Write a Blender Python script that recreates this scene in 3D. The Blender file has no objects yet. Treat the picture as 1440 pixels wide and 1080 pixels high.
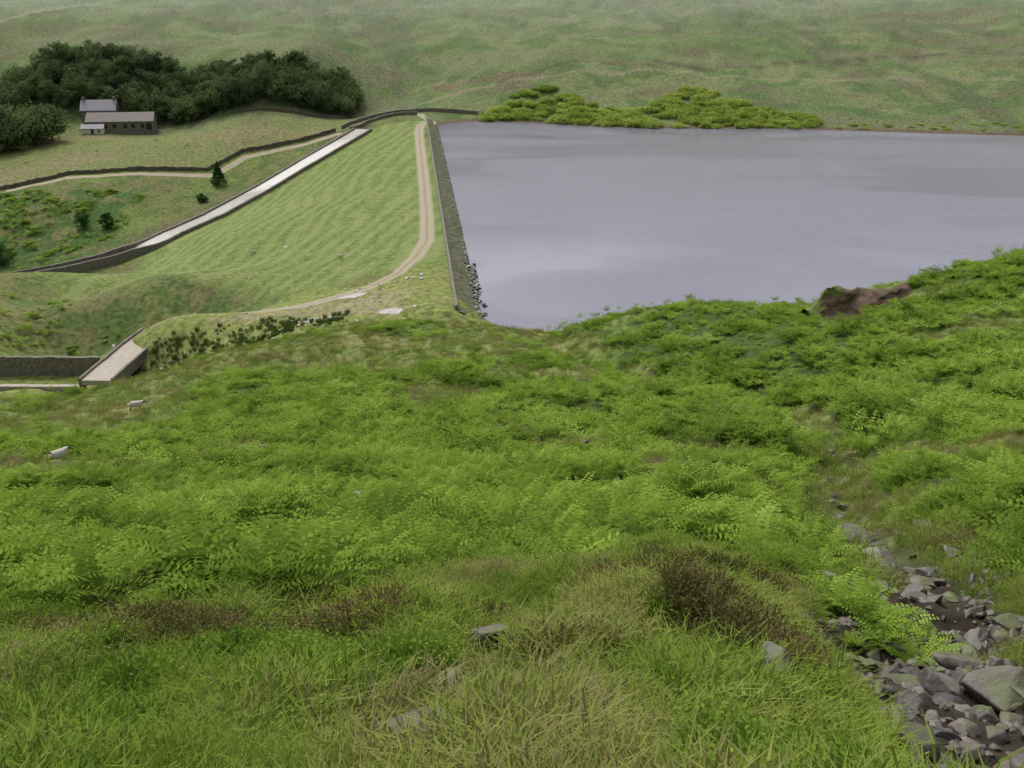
import bpy, bmesh, numpy as np, math, time, random
from mathutils import Vector, Matrix
T0=time.time()
rng=np.random.default_rng(7);random.seed(5)
scene=bpy.context.scene
EYE=50.0
th=math.radians(22);c,s=math.cos(th),math.sin(th)
# ------------------------------------------------------------------ survey of ground heights
def D(px,py):
    u=(px-720)/1400;v=(540-py)/1400
    return np.array([u,c+v*s,-s+v*c])
def atY(px,py,Y):
    d=D(px,py);t=Y/d[1];return (d[0]*t,Y,50+d[2]*t)
def atZ(px,py,z):
    d=D(px,py);t=(z-50)/d[2];return (d[0]*t,d[1]*t,z)
N=[]
rows={1080:[(0,3.0),(360,2.6),(720,2.4),(1000,2.6),(1200,3.0),(1440,3.8)],
980:[(0,4.2),(360,3.8),(700,3.6),(1000,3.9),(1250,4.9),(1440,5.3)],
880:[(0,7),(360,6.5),(700,6),(960,6.0),(1120,7.5),(1300,8.2),(1440,8)],
800:[(0,13),(360,12),(700,10),(960,9.5),(1200,12.5),(1310,13.5),(1440,12)],
720:[(0,30),(300,27),(600,24),(900,24),(1100,22),(1220,25),(1330,22),(1440,19)],
650:[(0,60),(300,50),(600,45),(850,44),(1050,42),(1170,46),(1280,38),(1440,32)],
600:[(0,85),(300,75),(600,66),(850,64),(1050,60),(1175,65),(1290,52),(1440,46)],
550:[(300,98),(600,88),(850,84),(1000,81),(1130,86),(1250,72),(1440,62)],
500:[(450,116),(650,108),(800,108),(900,111),(1050,98),(1250,86),(1440,78)]}
for r,l in rows.items():
    for x,Y in l:N.append(atY(x,r,Y))
for x,y,Y in [(0,568,110),(110,556,108),(210,532,112),(300,508,116),(390,482,126),(560,462,132),(680,466,130),(740,478,134),(900,454,128),(1000,449,117),(1100,460,106),(1250,455,100),(1440,440,92),
 (850,450,137),(950,432,134),(1000,429,130),(1080,437,126),(1150,444,122),(1230,415,125),(1300,392,127),(1380,376,128),(1440,367,128),
 (100,100,442),(400,100,440),(700,100,445),(1000,100,440),(1440,100,430),(0,50,530),(400,50,530),(800,50,530),(1440,50,510),(0,0,650),(500,0,640),(1000,0,640),(1440,0,620),
 (0,-80,820),(720,-80,820),(1440,-80,820),(0,-300,1150),(720,-300,1150),(1440,-300,1150)]:
    N.append(atY(x,y,Y))
for x,y,z in [(640,171,.3),(900,178,.3),(1100,180,.3),(1440,189,.3),
 (0,480,-9),(0,430,-9),(0,385,-10),(200,470,-5),(230,430,-7),(120,420,-8),(230,400,-10.5),(110,388,-11.5),(320,455,-2),(400,440,0),(500,430,1),(560,440,1.5),(600,430,2),
 (0,340,-22),(150,330,-20),(0,290,-15),(200,265,-13),(300,240,-11),(250,312,-18),(100,370,-24),(0,365,-25),(430,200,-5),(0,268,-13),(250,240,-10.5),(350,212,-7),(480,187,-2),
 (0,230,-9),(200,200,-6),(400,175,-1),(160,180,-4),(0,190,-6),(0,140,2),(480,150,2),(250,155,0),(560,160,1.5),(0,535,-9),(90,520,-8.5),(170,505,-8)]:
    N.append(atZ(x,y,z))
A=np.array([-9.,155.]);e=np.array([-.0995,.995]);n=np.array([-.995,-.0995])
for q_ in (20,60,100,140,180):
    for d in (7,28,50,72):
        if d<105-q_*.42:
            p=A+e*q_+n*d;N.append((p[0],p[1],2.2-(d-7)*.25))
for X,Y,z in [(16,152,-3),(32,152,-3),(46,152,-3),(70,156,-3),(100,160,-2),(140,165,0),(90,118,22),(130,100,32),(60,200,-6),(20,200,-6),(120,220,-6),(20,300,-6),(90,300,-6),(180,260,-6),(220,340,-1),(0,340,-5),(170,320,-6),(4,250,-6),(-5,320,-5),(60,350,-5),(120,335,-5),
  (-95,243,-19),(-104,240,-21),(-118,240,-22),(-140,242,-23),(-92,258,-18),(-100,262,-20.5),(-160,240,-23)]:
    N.append((X,Y,z))
for a in (-60,-100,-140,180,140,100,60):
    for r,z in ((2,48.2),(10,47),(50,40),(150,35),(400,30),(1000,90)):
        k=max(0,-math.cos(math.radians(a)))
        N.append((r*math.sin(math.radians(a)),r*math.cos(math.radians(a)),z+k*min(r,300)*.4))
N.append((0,.7,48.2))
P=np.array(N)
a=np.arctan2(P[:,0],P[:,1]);l=np.log(np.hypot(P[:,0],P[:,1]))
caz=np.concatenate([a,a-2*math.pi,a+2*math.pi]);cl=np.concatenate([l]*3);cz=np.concatenate([P[:,2]]*3)
k=np.abs(caz)<4.2;caz,cl,cz=caz[k],cl[k],cz[k]
C=.1
M=np.zeros((len(caz)+1,)*2);M[:-1,:-1]=-np.sqrt((caz[:,None]-caz)**2+(cl[:,None]-cl)**2+C*C);M[-1,:-1]=1;M[:-1,-1]=1
W=np.linalg.solve(M,np.append(cz,0))
GA=np.linspace(-math.pi,math.pi,700);GL=np.linspace(math.log(.3),math.log(1600),320)
G=np.zeros((len(GA),len(GL)))
for i,aa in enumerate(GA):
    G[i]=-(np.sqrt((aa-caz[None,:])**2+(GL[:,None]-cl[None,:])**2+C*C)@W[:-1])+W[-1]
def cr(t): return np.stack([-.5*t+t*t-.5*t**3,1-2.5*t*t+1.5*t**3,.5*t+2*t*t-1.5*t**3,-.5*t*t+.5*t**3])
def base(X,Y):
    aa=np.arctan2(X,Y);L=np.log(np.hypot(X,Y)+1e-3)
    fa=np.clip((aa-GA[0])/(GA[1]-GA[0]),1,len(GA)-2.001);fl=np.clip((L-GL[0])/(GL[1]-GL[0]),1,len(GL)-2.001)
    ia=np.minimum(fa.astype(int),len(GA)-3);il=np.minimum(fl.astype(int),len(GL)-3)
    wa=cr(fa-ia);wl=cr(fl-il);z=0
    for i in range(4):
        for j in range(4): z=z+wa[i]*wl[j]*G[ia+i-1,il+j-1]
    return z
def hsh(i,j,sd):
    v=np.sin(i*127.1+j*311.7+sd*74.7)*43758.5453
    return v-np.floor(v)
def vn(x,y,sd=0):
    i=np.floor(x);j=np.floor(y);fx=x-i;fy=y-j
    fx=fx*fx*(3-2*fx);fy=fy*fy*(3-2*fy)
    return (hsh(i,j,sd)*(1-fx)+hsh(i+1,j,sd)*fx)*(1-fy)+(hsh(i,j+1,sd)*(1-fx)+hsh(i+1,j+1,sd)*fx)*fy
def fbm(x,y,sd=0,o=4):
    r=0;am=.5;t=0
    for k in range(o):
        r=r+am*vn(x,y,sd+k);t+=am;am*=.5;x,y=(x*1.6-y*1.2)+3.1,(x*1.2+y*1.6)+1.7
    return r/t
def ss(a,b,x):
    t=np.clip((x-a)/(b-a),0,1);return t*t*(3-2*t)
def pdist(X,Y,pts):
    best=np.full(np.shape(X),1e9);val=np.zeros(np.shape(X));sg=np.ones(np.shape(X));L=0
    for p,q in zip(pts[:-1],pts[1:]):
        dx,dy=q[0]-p[0],q[1]-p[1];ln=dx*dx+dy*dy
        t=np.clip(((X-p[0])*dx+(Y-p[1])*dy)/ln,0,1)
        dd=np.hypot(X-p[0]-t*dx,Y-p[1]-t*dy);b=dd<best
        best=np.where(b,dd,best);val=np.where(b,(p[2]+t*(q[2]-p[2])) if len(p)>2 else L+t*math.sqrt(ln),val)
        sg=np.where(b,np.sign((X-p[0])*dy-(Y-p[1])*dx),sg);L+=math.sqrt(ln)
    return best,val,sg
GULLY=[(2.2,2.9),(2.55,4.0),(2.85,5.2),(3.2,6.6),(4.6,8.8),(6.7,14.5),(7.3,17.1),(11.2,29.7),(17.1,48),(23.1,65),(22,78),(16.6,94),(10.8,109.4),(4,124)]
SPILL=[(-55,376,-.6),(-57,370,-1.5),(-70,340,-7),(-80.5,322,-12),(-91,300,-16),(-100,288,-18.7),(-105,277,-20.3),(-112,269,-22),(-122,263,-23.3),(-134,258,-24.5)]
TRACK=[(-32,349),(-26.5,295),(-21.9,250),(-18.4,213),(-17,195),(-18,182),(-20.4,173),(-25,168),(-31,165.5),(-36.5,163),(-46,163),(-58,164),(-66,162)]
SPUR=[(-32,349),(-33,366),(-30,385),(-36,400)]
WALL=[(-195,318),(-180,320),(-167,324),(-149,338),(-127,345),(-106,349),(-98,366),(-84,374),(-66,381)]
FTRACK=[(-195,314),(-167,320),(-149,334),(-127,341),(-103,345),(-96,362),(-84,370),(-64,377)]
HTRACK=[(-50,406),(-40,418),(-5,432),(60,437),(150,427),(240,415)]
HTRACK2=[(-300,520),(-262,560),(-240,620),(-190,700)]
HTRACK3=[(-5,432),(30,450),(90,448),(170,470),(260,455)]
MIDP=[(-1.0,63.5),(3.0,54.4),(5.3,41.4),(6.1,29.2)]
def height(X,Y):
    X=np.asarray(X,float);Y=np.asarray(Y,float)
    z=base(X,Y);r=np.hypot(X,Y)
    sA=(X-A[0])*e[0]+(Y-A[1])*e[1];d=(X-A[0])*n[0]+(Y-A[1])*n[1]
    damz=np.where(d<0,2.1+d*.65,np.where(d<7,2.2,2.2-(d-7)*.25));damz=np.maximum(damz,-6)
    w=ss(-14,4,sA)*ss(236,222,sA)*ss(-12,-7,d)*ss(40,9,d)
    z=z*(1-w)+damz*w
    basin=ss(3,12,sA)*ss(207,198,sA)*ss(-6,-10,d)*ss(70,40,X)
    z=np.where(basin>0,np.minimum(z,z*(1-basin)-5*basin),z)
    face=ss(-5,15,sA)*ss(235,215,sA)*ss(-9,-4,d)*ss(100,60,d)
    wet=ss(-.5,1.5,z);wet=np.where((Y>140)&(X>-10)&(Y<400),wet,1)
    rough=(fbm(X*.9,Y*.9,3,4)-.5)*.7*ss(1.5,10,r)*ss(250,100,r)+(fbm(X*.18,Y*.18,11,4)-.5)*2.2*ss(8,50,r)*ss(260,140,r)
    rough=rough+(fbm(X*.035,Y*.02,21,5)-.5)*9*ss(395,470,Y)+(fbm(X*.07,Y*.07,25,4)-.5)*1.5*ss(260,300,Y)*ss(470,400,Y)+(fbm(X*.11,Y*.09,27,4)-.5)*2.4*ss(400,440,Y)
    rough=rough+(fbm(X*3,Y*3,31,3)-.5)*.2*ss(30,8,r)+(fbm(X*1.4,Y*1.4,37,3)-.5)*.42*ss(14,9,r)*ss(2,4.5,r)
    z=z+rough*(1-face)*wet
    for hx,hy,hr,hh in ((1.15,5.3,.75,.22),(-1.3,4.9,.7,.16),(1.6,7.6,.9,.3),(-.2,6.6,1.2,.15),(-3.2,7.5,1.5,.2)):
        z=z+hh*np.exp(-((X-hx)**2+(Y-hy)**2)/hr**2)
    g,_,_=pdist(X,Y,GULLY)
    gw=.8+r*.035
    z=z-(.3+ss(12,40,r)*1.6)*np.exp(-(g/gw)**2)
    dsp,zs,_=pdist(X,Y,SPILL)
    w=ss(9,4,dsp);z=z*(1-w)+(zs-.25)*w
    tr=ss(-110,-100,X)*ss(-55,-60,X);w=tr*ss(4.6,2.6,np.abs(Y-146.6));z=z*(1-w)+(-9.2)*w
    return z
# ------------------------------------------------------------------ helpers
def mesh_np(name,co,q,smooth=True):
    k=q.shape[1];me=bpy.data.meshes.new(name);me.vertices.add(len(co));me.vertices.foreach_set('co',np.ascontiguousarray(co,np.float32).ravel())
    me.loops.add(q.size);me.loops.foreach_set('vertex_index',np.ascontiguousarray(q,np.int32).ravel())
    me.polygons.add(len(q));me.polygons.foreach_set('loop_start',np.arange(0,q.size,k,dtype=np.int32));me.polygons.foreach_set('loop_total',np.full(len(q),k,np.int32))
    me.polygons.foreach_set('use_smooth',np.full(len(q),smooth));me.update(calc_edges=True);return me
def link(name,me,mat=None,parent=None):
    o=bpy.data.objects.new(name,me);scene.collection.objects.link(o)
    if mat: me.materials.append(mat)
    if parent:o.parent=parent
    return o
def _nd(nt,t,kw):
    x=nt.nodes.new(t)
    for k_,v in kw.items():
        if k_.startswith('i_'):
            x.inputs[int(k_[2:]) if k_[2:].isdigit() else k_[2:]].default_value=v
        else:setattr(x,k_,v)
    return x
def NM(name):
    m=bpy.data.materials.new(name);m.use_nodes=True;nt=m.node_tree;nt.nodes.clear()
    return m,nt,lambda t,**kw:_nd(nt,t,kw),nt.links.new
def leafmat(name,cols,transl=.3,nscale=.15,detail=3.0):
    m,nt,nd,L=NM(name)
    oi=nd('ShaderNodeObjectInfo');geo=nd('ShaderNodeNewGeometry')
    nz=nd('ShaderNodeTexNoise',i_Scale=nscale,i_Detail=detail);L(geo.outputs['Position'],nz.inputs['Vector'])
    ad=nd('ShaderNodeMath',operation='MULTIPLY_ADD',i_1=.5);L(oi.outputs['Random'],ad.inputs[0])
    mm=nd('ShaderNodeMath',operation='MULTIPLY_ADD',i_1=1.9,i_2=-.65);L(nz.outputs[0],mm.inputs[0]);L(mm.outputs[0],ad.inputs[2])
    rp=nd('ShaderNodeValToRGB')
    while len(rp.color_ramp.elements)<len(cols):rp.color_ramp.elements.new(.5)
    for i,cc in enumerate(cols):
        rp.color_ramp.elements[i].position=i/(len(cols)-1);rp.color_ramp.elements[i].color=(*cc,1)
    L(ad.outputs[0],rp.inputs[0])
    df=nd('ShaderNodeBsdfDiffuse');tl=nd('ShaderNodeBsdfTranslucent');mx=nd('ShaderNodeMixShader',i_0=transl);o=nd('ShaderNodeOutputMaterial')
    L(rp.outputs[0],df.inputs[0]);L(rp.outputs[0],tl.inputs[0]);L(df.outputs[0],mx.inputs[1]);L(tl.outputs[0],mx.inputs[2]);L(mx.outputs[0],o.inputs[0])
    return m
def simplemat(name,c1,c2,scale=3,rough=.9,bump=.3,bscale=None,spec=.3):
    m,nt,nd,L=NM(name)
    geo=nd('ShaderNodeNewGeometry')
    nz=nd('ShaderNodeTexNoise',i_Scale=scale,i_Detail=6.0,i_Roughness=.65);L(geo.outputs['Position'],nz.inputs['Vector'])
    rp=nd('ShaderNodeValToRGB');rp.color_ramp.elements[0].position=.32;rp.color_ramp.elements[1].position=.68
    rp.color_ramp.elements[0].color=(*c1,1);rp.color_ramp.elements[1].color=(*c2,1);L(nz.outputs[0],rp.inputs[0])
    b=nd('ShaderNodeBsdfPrincipled');b.inputs['Roughness'].default_value=rough;b.inputs['Specular IOR Level'].default_value=spec
    bp=nd('ShaderNodeBump',i_Strength=bump,i_Distance=.1)
    n2=nd('ShaderNodeTexNoise',i_Scale=bscale or scale*4,i_Detail=4.0);L(geo.outputs['Position'],n2.inputs['Vector']);L(n2.outputs[0],bp.inputs['Height'])
    L(rp.outputs[0],b.inputs['Base Color']);L(bp.outputs[0],b.inputs['Normal'])
    o=nd('ShaderNodeOutputMaterial');L(b.outputs[0],o.inputs[0]);return m
# ------------------------------------------------------------------ zones
def inell(X,Y,L,nz):
    r=np.zeros(np.shape(X))
    for x,y,rx,ry in L: r=np.maximum(r,ss(1.25,.75,np.sqrt(((X-x)/rx)**2+((Y-y)/ry)**2)+nz))
    return r
CLEAR=[(-30,114,24,9),(-12,106,12,6),(-1,112,11,9),(-7,84,4,8),(-42,86,15,13),(-46,101,14,8),(10,50,4,3),(18.5,46,2.5,7),(19,38,2.5,5),(8.8,15.2,1.6,2.2),(42,88,7,3),(8,124,5,10),(-17,56,4,6),(7,33,2.5,3),(3,53,3,2),(-4,24,1.5,2),(12.5,27,1.6,5),(-23.6,44.5,3.2,4),(43,112,8,4),(-9,70,5,3)]
HEATH=[(-1.45,4.9,1.0,.4),(-.6,5.5,.5,.3),(1.75,7.4,.6,.5),(1.3,5.0,.35,.8),(-2.6,5.8,.7,.35),(6.5,29,2,2),(10,46,2,1.2),(.9,6.2,.5,.3),(2.2,67,3,1.5),(16,62,2,2),(.5,4.2,.5,.3)]
ROCKCLR=[(-.1,4.4,.3,.45),(-.36,3.65,.3,.3),(-.3,2.85,.34,.26)]
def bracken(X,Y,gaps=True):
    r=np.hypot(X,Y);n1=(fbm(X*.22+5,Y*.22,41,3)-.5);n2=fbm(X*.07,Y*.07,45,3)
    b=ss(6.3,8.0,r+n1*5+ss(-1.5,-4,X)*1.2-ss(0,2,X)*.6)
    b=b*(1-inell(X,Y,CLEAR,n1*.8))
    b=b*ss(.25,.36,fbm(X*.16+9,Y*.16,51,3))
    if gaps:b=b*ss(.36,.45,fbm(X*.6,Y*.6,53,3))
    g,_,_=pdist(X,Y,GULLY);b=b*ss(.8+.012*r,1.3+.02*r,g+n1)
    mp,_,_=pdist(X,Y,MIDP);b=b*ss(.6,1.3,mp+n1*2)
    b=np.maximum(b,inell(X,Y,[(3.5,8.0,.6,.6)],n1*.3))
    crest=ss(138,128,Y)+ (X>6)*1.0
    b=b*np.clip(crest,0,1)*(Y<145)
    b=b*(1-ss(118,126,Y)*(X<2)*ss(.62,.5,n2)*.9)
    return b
azs=np.concatenate([np.linspace(-math.pi,-.6,40)[:-1],np.linspace(-.6,.6,1000),np.linspace(.6,math.pi,40)[1:]])
rs=np.exp(np.concatenate([np.linspace(math.log(.5),math.log(140),460)[:-1],np.linspace(math.log(140),math.log(450),400)[:-1],np.linspace(math.log(450),math.log(1500),110)]))
AA,RR=np.meshgrid(azs,rs,indexing='ij')
X=RR*np.sin(AA);Y=RR*np.cos(AA);Z=height(X,Y)
na,nr=len(azs),len(rs);I=np.arange(na*nr).reshape(na,nr)
q=np.stack([I[:-1,:-1],I[:-1,1:],I[1:,1:],I[1:,:-1]],-1).reshape(-1,4)
me=mesh_np('terrain',np.stack([X,Y,Z],-1).reshape(-1,3),q)
def col(*v): return np.array(v,float)
def mixc(Cc,c2,w): return Cc*(1-w[...,None])+c2*w[...,None]
sA=(X-A[0])*e[0]+(Y-A[1])*e[1];dA=(X-A[0])*n[0]+(Y-A[1])*n[1]
n1=fbm(X*.25,Y*.25,61,5);n2=fbm(X*.05,Y*.05,71,5);n3=fbm(X*2.2,Y*2.2,81,4);n4=fbm(X*.6,Y*.6,91,4)
Cc=mixc(np.broadcast_to(col(.115,.165,.037),X.shape+(3,)),col(.17,.18,.06),ss(.4,.65,n1))
Cc=mixc(Cc,col(.19,.17,.085),ss(.55,.75,n3)*.4)
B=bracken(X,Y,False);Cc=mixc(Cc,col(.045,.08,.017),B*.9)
hz=inell(X,Y,HEATH,(n4-.5)*.8);Cc=mixc(Cc,col(.06,.05,.028),hz*.7)
g,_,_=pdist(X,Y,GULLY);bare=ss(1.15,.7,g+(n4-.5)*1.2)*ss(18,14,RR)+ss(1.2,.5,g+(n4-.5)*3)*ss(14,18,RR)*ss(75,55,RR)*.7
Cc=mixc(Cc,col(.05,.04,.028),np.clip(bare,0,1))
mp,_,_=pdist(X,Y,MIDP);Cc=mixc(Cc,col(.08,.05,.032),ss(1.1,.4,mp+(n4-.5)*2.5)*.85*(RR<80))
Cc=mixc(Cc,col(.14,.10,.06),inell(X,Y,ROCKCLR,(n3-.5)*1.2)*.8)
sh=ss(134,142,Y)*ss(182,170,Y)*ss(-95,-70,X)*(dA>-2);Cc=mixc(Cc,col(.18,.21,.06),sh*.85);Cc=mixc(Cc,col(.21,.2,.085),sh*ss(.5,.7,n4)*.6)
val=((Y>170)&(X<-20)).astype(float)*ss(165,175,Y)
Cc=mixc(Cc,col(.13,.135,.05),val*ss(.35,.55,n2));Cc=mixc(Cc,col(.07,.115,.03),val*ss(.5,.6,n1)*.8)
dsp,_,sg=pdist(X,Y,SPILL)
wl,_,sgw=pdist(X,Y,WALL)
_,_,st=pdist(np.array([-60.]),np.array([280.]),SPILL);dside=(sg==st[0])
_,_,st=pdist(np.array([-140.]),np.array([380.]),WALL);fside=(sgw==st[0])
valley=(~dside)&(Y>240)&(Y<400)
Cc=mixc(Cc,col(.115,.088,.054),valley*ss(15,5,dsp+(n1-.5)*12)*.9)
Cc=mixc(Cc,col(.05,.10,.022),valley*ss(-112,-125,X)*ss(.3,.5,n1)*(Y<322)*.9)
field=fside&(Y>310)&(Y<415)&(X<-60)
Cc=mixc(Cc,mixc(np.broadcast_to(col(.145,.17,.058),X.shape+(3,)),col(.18,.165,.078),ss(.4,.6,n2)),field*ss(.5,2,wl))
dam=(dside&(dA>-1)&(sA>2)&(sA<228)).astype(float)*ss(172,178,Y+(n1-.5)*4-np.clip((-30-X)*.45,0,60)*1.0)*ss(3,4.2,dsp)
dam=dam*ss(-103,-95,X)
Cc=mixc(Cc,mixc(np.broadcast_to(col(.12,.175,.042),X.shape+(3,)),col(.155,.19,.058),ss(.4,.65,n1)),dam)
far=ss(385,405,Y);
fn=fbm(X*.02,Y*.03,101,5);fn2=fbm(X*.08,Y*.08,111,4);fn3=fbm((X+Y*.15)*.06,Y*.006,121,4);fn4=fbm(X*.05,Y*.12,131,5)
H=mixc(np.broadcast_to(col(.105,.15,.05),X.shape+(3,)),col(.145,.17,.07),ss(.42,.58,fn))
H=mixc(H,col(.075,.12,.038),ss(.48,.6,fn2)*.8)
H=mixc(H,col(.075,.09,.045),ss(.56,.66,fn3)*.6)
H=mixc(H,col(.17,.16,.095),ss(.54,.66,1-fn)*.5)
H=mixc(H,col(.125,.105,.065),ss(.57,.68,fn4)*.55)
H=mixc(H,col(.22,.25,.185),ss(500,700,Y+(fn-.5)*120)*.6)  # aerial haze painted into the ground colour, paler with distance up the hill
shore=((X>-30)&(Y>330)).astype(float)
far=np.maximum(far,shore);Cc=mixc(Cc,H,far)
Cc=mixc(Cc,col(.11,.085,.055),shore*ss(1.0,.4,Z)*.9)
t2,_,_=pdist(X,Y,HTRACK);Cc=mixc(Cc,col(.21,.18,.12),ss(2.2,.9,t2+(fn2-.5)*3)*.7)
t4,_,_=pdist(X,Y,HTRACK3);Cc=mixc(Cc,col(.07,.065,.04),ss(2.6,.9,t4+(fn2-.5)*3)*.8)
t3,_,_=pdist(X,Y,HTRACK2);Cc=mixc(Cc,col(.27,.26,.2),ss(4.5,1.5,t3+(fn2-.5)*3)*.8)
Cc=mixc(Cc,col(.15,.10,.07),inell(X,Y,[(-8,438,26,4)],(fn2-.5)*2.2)*.6)
trk=np.minimum(pdist(X,Y,TRACK)[0]/1.6,pdist(X,Y,SPUR)[0]/1.6);trk=np.minimum(trk,pdist(X,Y,FTRACK)[0]/1.5)
puds=[(-27.6,165,2.4,1.0),(-19.7,151.5,2.0,1.4),(-33,154,1.3,1.3),(-29,154,1.1,.9)]
worn=inell(X,Y,[(-26,159,9,5),(-33,154,4,2.5),(-20,152,3,2.5),(-40,158,8,3),(-60,163,8,3)],(n4-.5)*1.2)
Cc=mixc(Cc,col(.26,.215,.14),worn*.6)
pudm=inell(X,Y,puds,(n4-.5)*.9)
under=((Z<-.2)&(dA<-2)&(X<300)&(Y>142)&(Y<400));Cc[under]=col(.05,.045,.035)
def attr(me,name,arr,t='FLOAT'):
    at=me.attributes.new(name,t,'POINT')
    if t=='FLOAT':at.data.foreach_set('value',np.ascontiguousarray(arr,np.float32).ravel())
    elif t=='FLOAT_COLOR':at.data.foreach_set('color',np.concatenate([arr,np.ones(arr.shape[:-1]+(1,))],-1).astype(np.float32).ravel())
    elif t=='FLOAT_VECTOR':at.data.foreach_set('vector',np.ascontiguousarray(arr,np.float32).ravel())
    elif t=='INT':at.data.foreach_set('value',np.ascontiguousarray(arr,np.int32).ravel())
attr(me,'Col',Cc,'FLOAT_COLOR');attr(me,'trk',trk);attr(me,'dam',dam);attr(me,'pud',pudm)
attr(me,'mow',dA+.33*sA+6*np.sin(sA*.02)+(n2-.5)*12)
m,nt,nd,L=NM('ground_cover')
ca=nd('ShaderNodeAttribute',attribute_name='Col');ta=nd('ShaderNodeAttribute',attribute_name='trk');da=nd('ShaderNodeAttribute',attribute_name='dam');pa=nd('ShaderNodeAttribute',attribute_name='pud');mw=nd('ShaderNodeAttribute',attribute_name='mow')
geo=nd('ShaderNodeNewGeometry')
nz=nd('ShaderNodeTexNoise',i_Scale=.9,i_Detail=9.0,i_Roughness=.75);L(geo.outputs['Position'],nz.inputs['Vector'])
nf=nd('ShaderNodeTexNoise',i_Scale=14,i_Detail=5.0,i_Roughness=.7);L(geo.outputs['Position'],nf.inputs['Vector'])
nw=nd('ShaderNodeTexNoise',i_Scale=.1,i_Detail=3.0);L(geo.outputs['Position'],nw.inputs['Vector'])
def mth(op,a_,b_,clamp=False):
    x=nd('ShaderNodeMath',operation=op,use_clamp=clamp)
    for i,v in enumerate((a_,b_)):
        if isinstance(v,(int,float)):x.inputs[i].default_value=v
        else:L(v,x.inputs[i])
    return x.outputs[0]
def smooth(v,lo,hi):
    x=nd('ShaderNodeMapRange',interpolation_type='SMOOTHSTEP',i_1=lo,i_2=hi,i_3=0.0,i_4=1.0);L(v,x.inputs[0]);return x.outputs[0]
def mixrgb(f,a_,b_,bt='MIX'):
    x=nd('ShaderNodeMix',data_type='RGBA',blend_type=bt)
    if isinstance(f,(int,float)):x.inputs[0].default_value=f
    else:L(f,x.inputs[0])
    for i,v in ((6,a_),(7,b_)):
        if isinstance(v,tuple):x.inputs[i].default_value=(*v,1)
        else:L(v,x.inputs[i])
    return x.outputs[2]
var=mth('ADD',mth('MULTIPLY',smooth(nz.outputs[0],.25,.75),1.3),mth('MULTIPLY',nf.outputs[0],.7))
cv=nd('ShaderNodeCombineColor');
for i in range(3):L(var,cv.inputs[i])
c1=mixrgb(1.0,ca.outputs[0],cv.outputs[0],'MULTIPLY')
st=mth('SINE',mth('MULTIPLY',mw.outputs['Fac'],1.15),0);st=smooth(mth('ADD',st,mth('MULTIPLY',nz.outputs[0],1.4)),-.2,1.7)
c1=mixrgb(mth('MULTIPLY',mth('MULTIPLY',mth('MULTIPLY',st,da.outputs['Fac']),smooth(nw.outputs[0],.2,.55)),.6),c1,(.22,.25,.1))
tn=mth('ADD',ta.outputs['Fac'],mth('MULTIPLY',mth('SUBTRACT',nz.outputs[0],.5),1.8))
tm=mth('SUBTRACT',1.0,smooth(tn,.7,1.15))
tc=mixrgb(smooth(mth('ADD',ta.outputs['Fac'],mth('MULTIPLY',mth('SUBTRACT',nz.outputs[0],.5),1.2)),.0,.35),(.26,.23,.15),(.37,.31,.235))
c1=mixrgb(mth('MULTIPLY',tm,.9),c1,tc)
c1=mixrgb(smooth(pa.outputs['Fac'],.5,.6),c1,(.38,.36,.34))
b=nd('ShaderNodeBsdfPrincipled');b.inputs['Specular IOR Level'].default_value=.15
L(c1,b.inputs['Base Color']);L(mth('SUBTRACT',1.0,mth('MULTIPLY',smooth(pa.outputs['Fac'],.5,.6),.85)),b.inputs['Roughness'])
bp=nd('ShaderNodeBump',i_Strength=.7,i_Distance=.35);L(mth('MULTIPLY',nz.outputs[0],mth('SUBTRACT',1.0,pa.outputs['Fac'])),bp.inputs['Height']);L(bp.outputs[0],b.inputs['Normal'])
o=nd('ShaderNodeOutputMaterial');L(b.outputs[0],o.inputs[0])
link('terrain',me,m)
# ------------------------------------------------------------------ water
wv=[(-4.5,140),(340,140),(340,430),(-36,430),(-31.8,394),(-9.2,168)]
bm=bmesh.new();bm.faces.new([bm.verts.new((x,y,0)) for x,y in wv]);wm=bpy.data.meshes.new('reservoir_water');bm.to_mesh(wm);bm.free()
m,nt,nd,L=NM('water')
geo=nd('ShaderNodeNewGeometry');mp_=nd('ShaderNodeMapping');mp_.inputs['Scale'].default_value=(.45,1.0,1);L(geo.outputs['Position'],mp_.inputs[0])
w1=nd('ShaderNodeTexNoise',i_Scale=.9,i_Detail=6.0,i_Roughness=.65);L(mp_.outputs[0],w1.inputs['Vector'])
w2=nd('ShaderNodeTexNoise',i_Scale=.028,i_Detail=7.0,i_Distortion=1.2);L(mp_.outputs[0],w2.inputs['Vector'])
b=nd('ShaderNodeBsdfPrincipled');b.inputs['Base Color'].default_value=(.185,.18,.235,1);b.inputs['IOR'].default_value=1.33
rr=nd('ShaderNodeMapRange',i_1=.38,i_2=.62,i_3=.04,i_4=.2);L(w2.outputs[0],rr.inputs[0]);L(rr.outputs[0],b.inputs['Roughness'])
bp=nd('ShaderNodeBump',i_Distance=.35);sr=nd('ShaderNodeMapRange',i_1=.38,i_2=.62,i_3=.06,i_4=.6);L(w2.outputs[0],sr.inputs[0]);L(sr.outputs[0],bp.inputs['Strength']);L(w1.outputs[0],bp.inputs['Height']);L(bp.outputs[0],b.inputs['Normal'])
o=nd('ShaderNodeOutputMaterial');L(b.outputs[0],o.inputs[0]);link('reservoir_water',wm,m)
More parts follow.
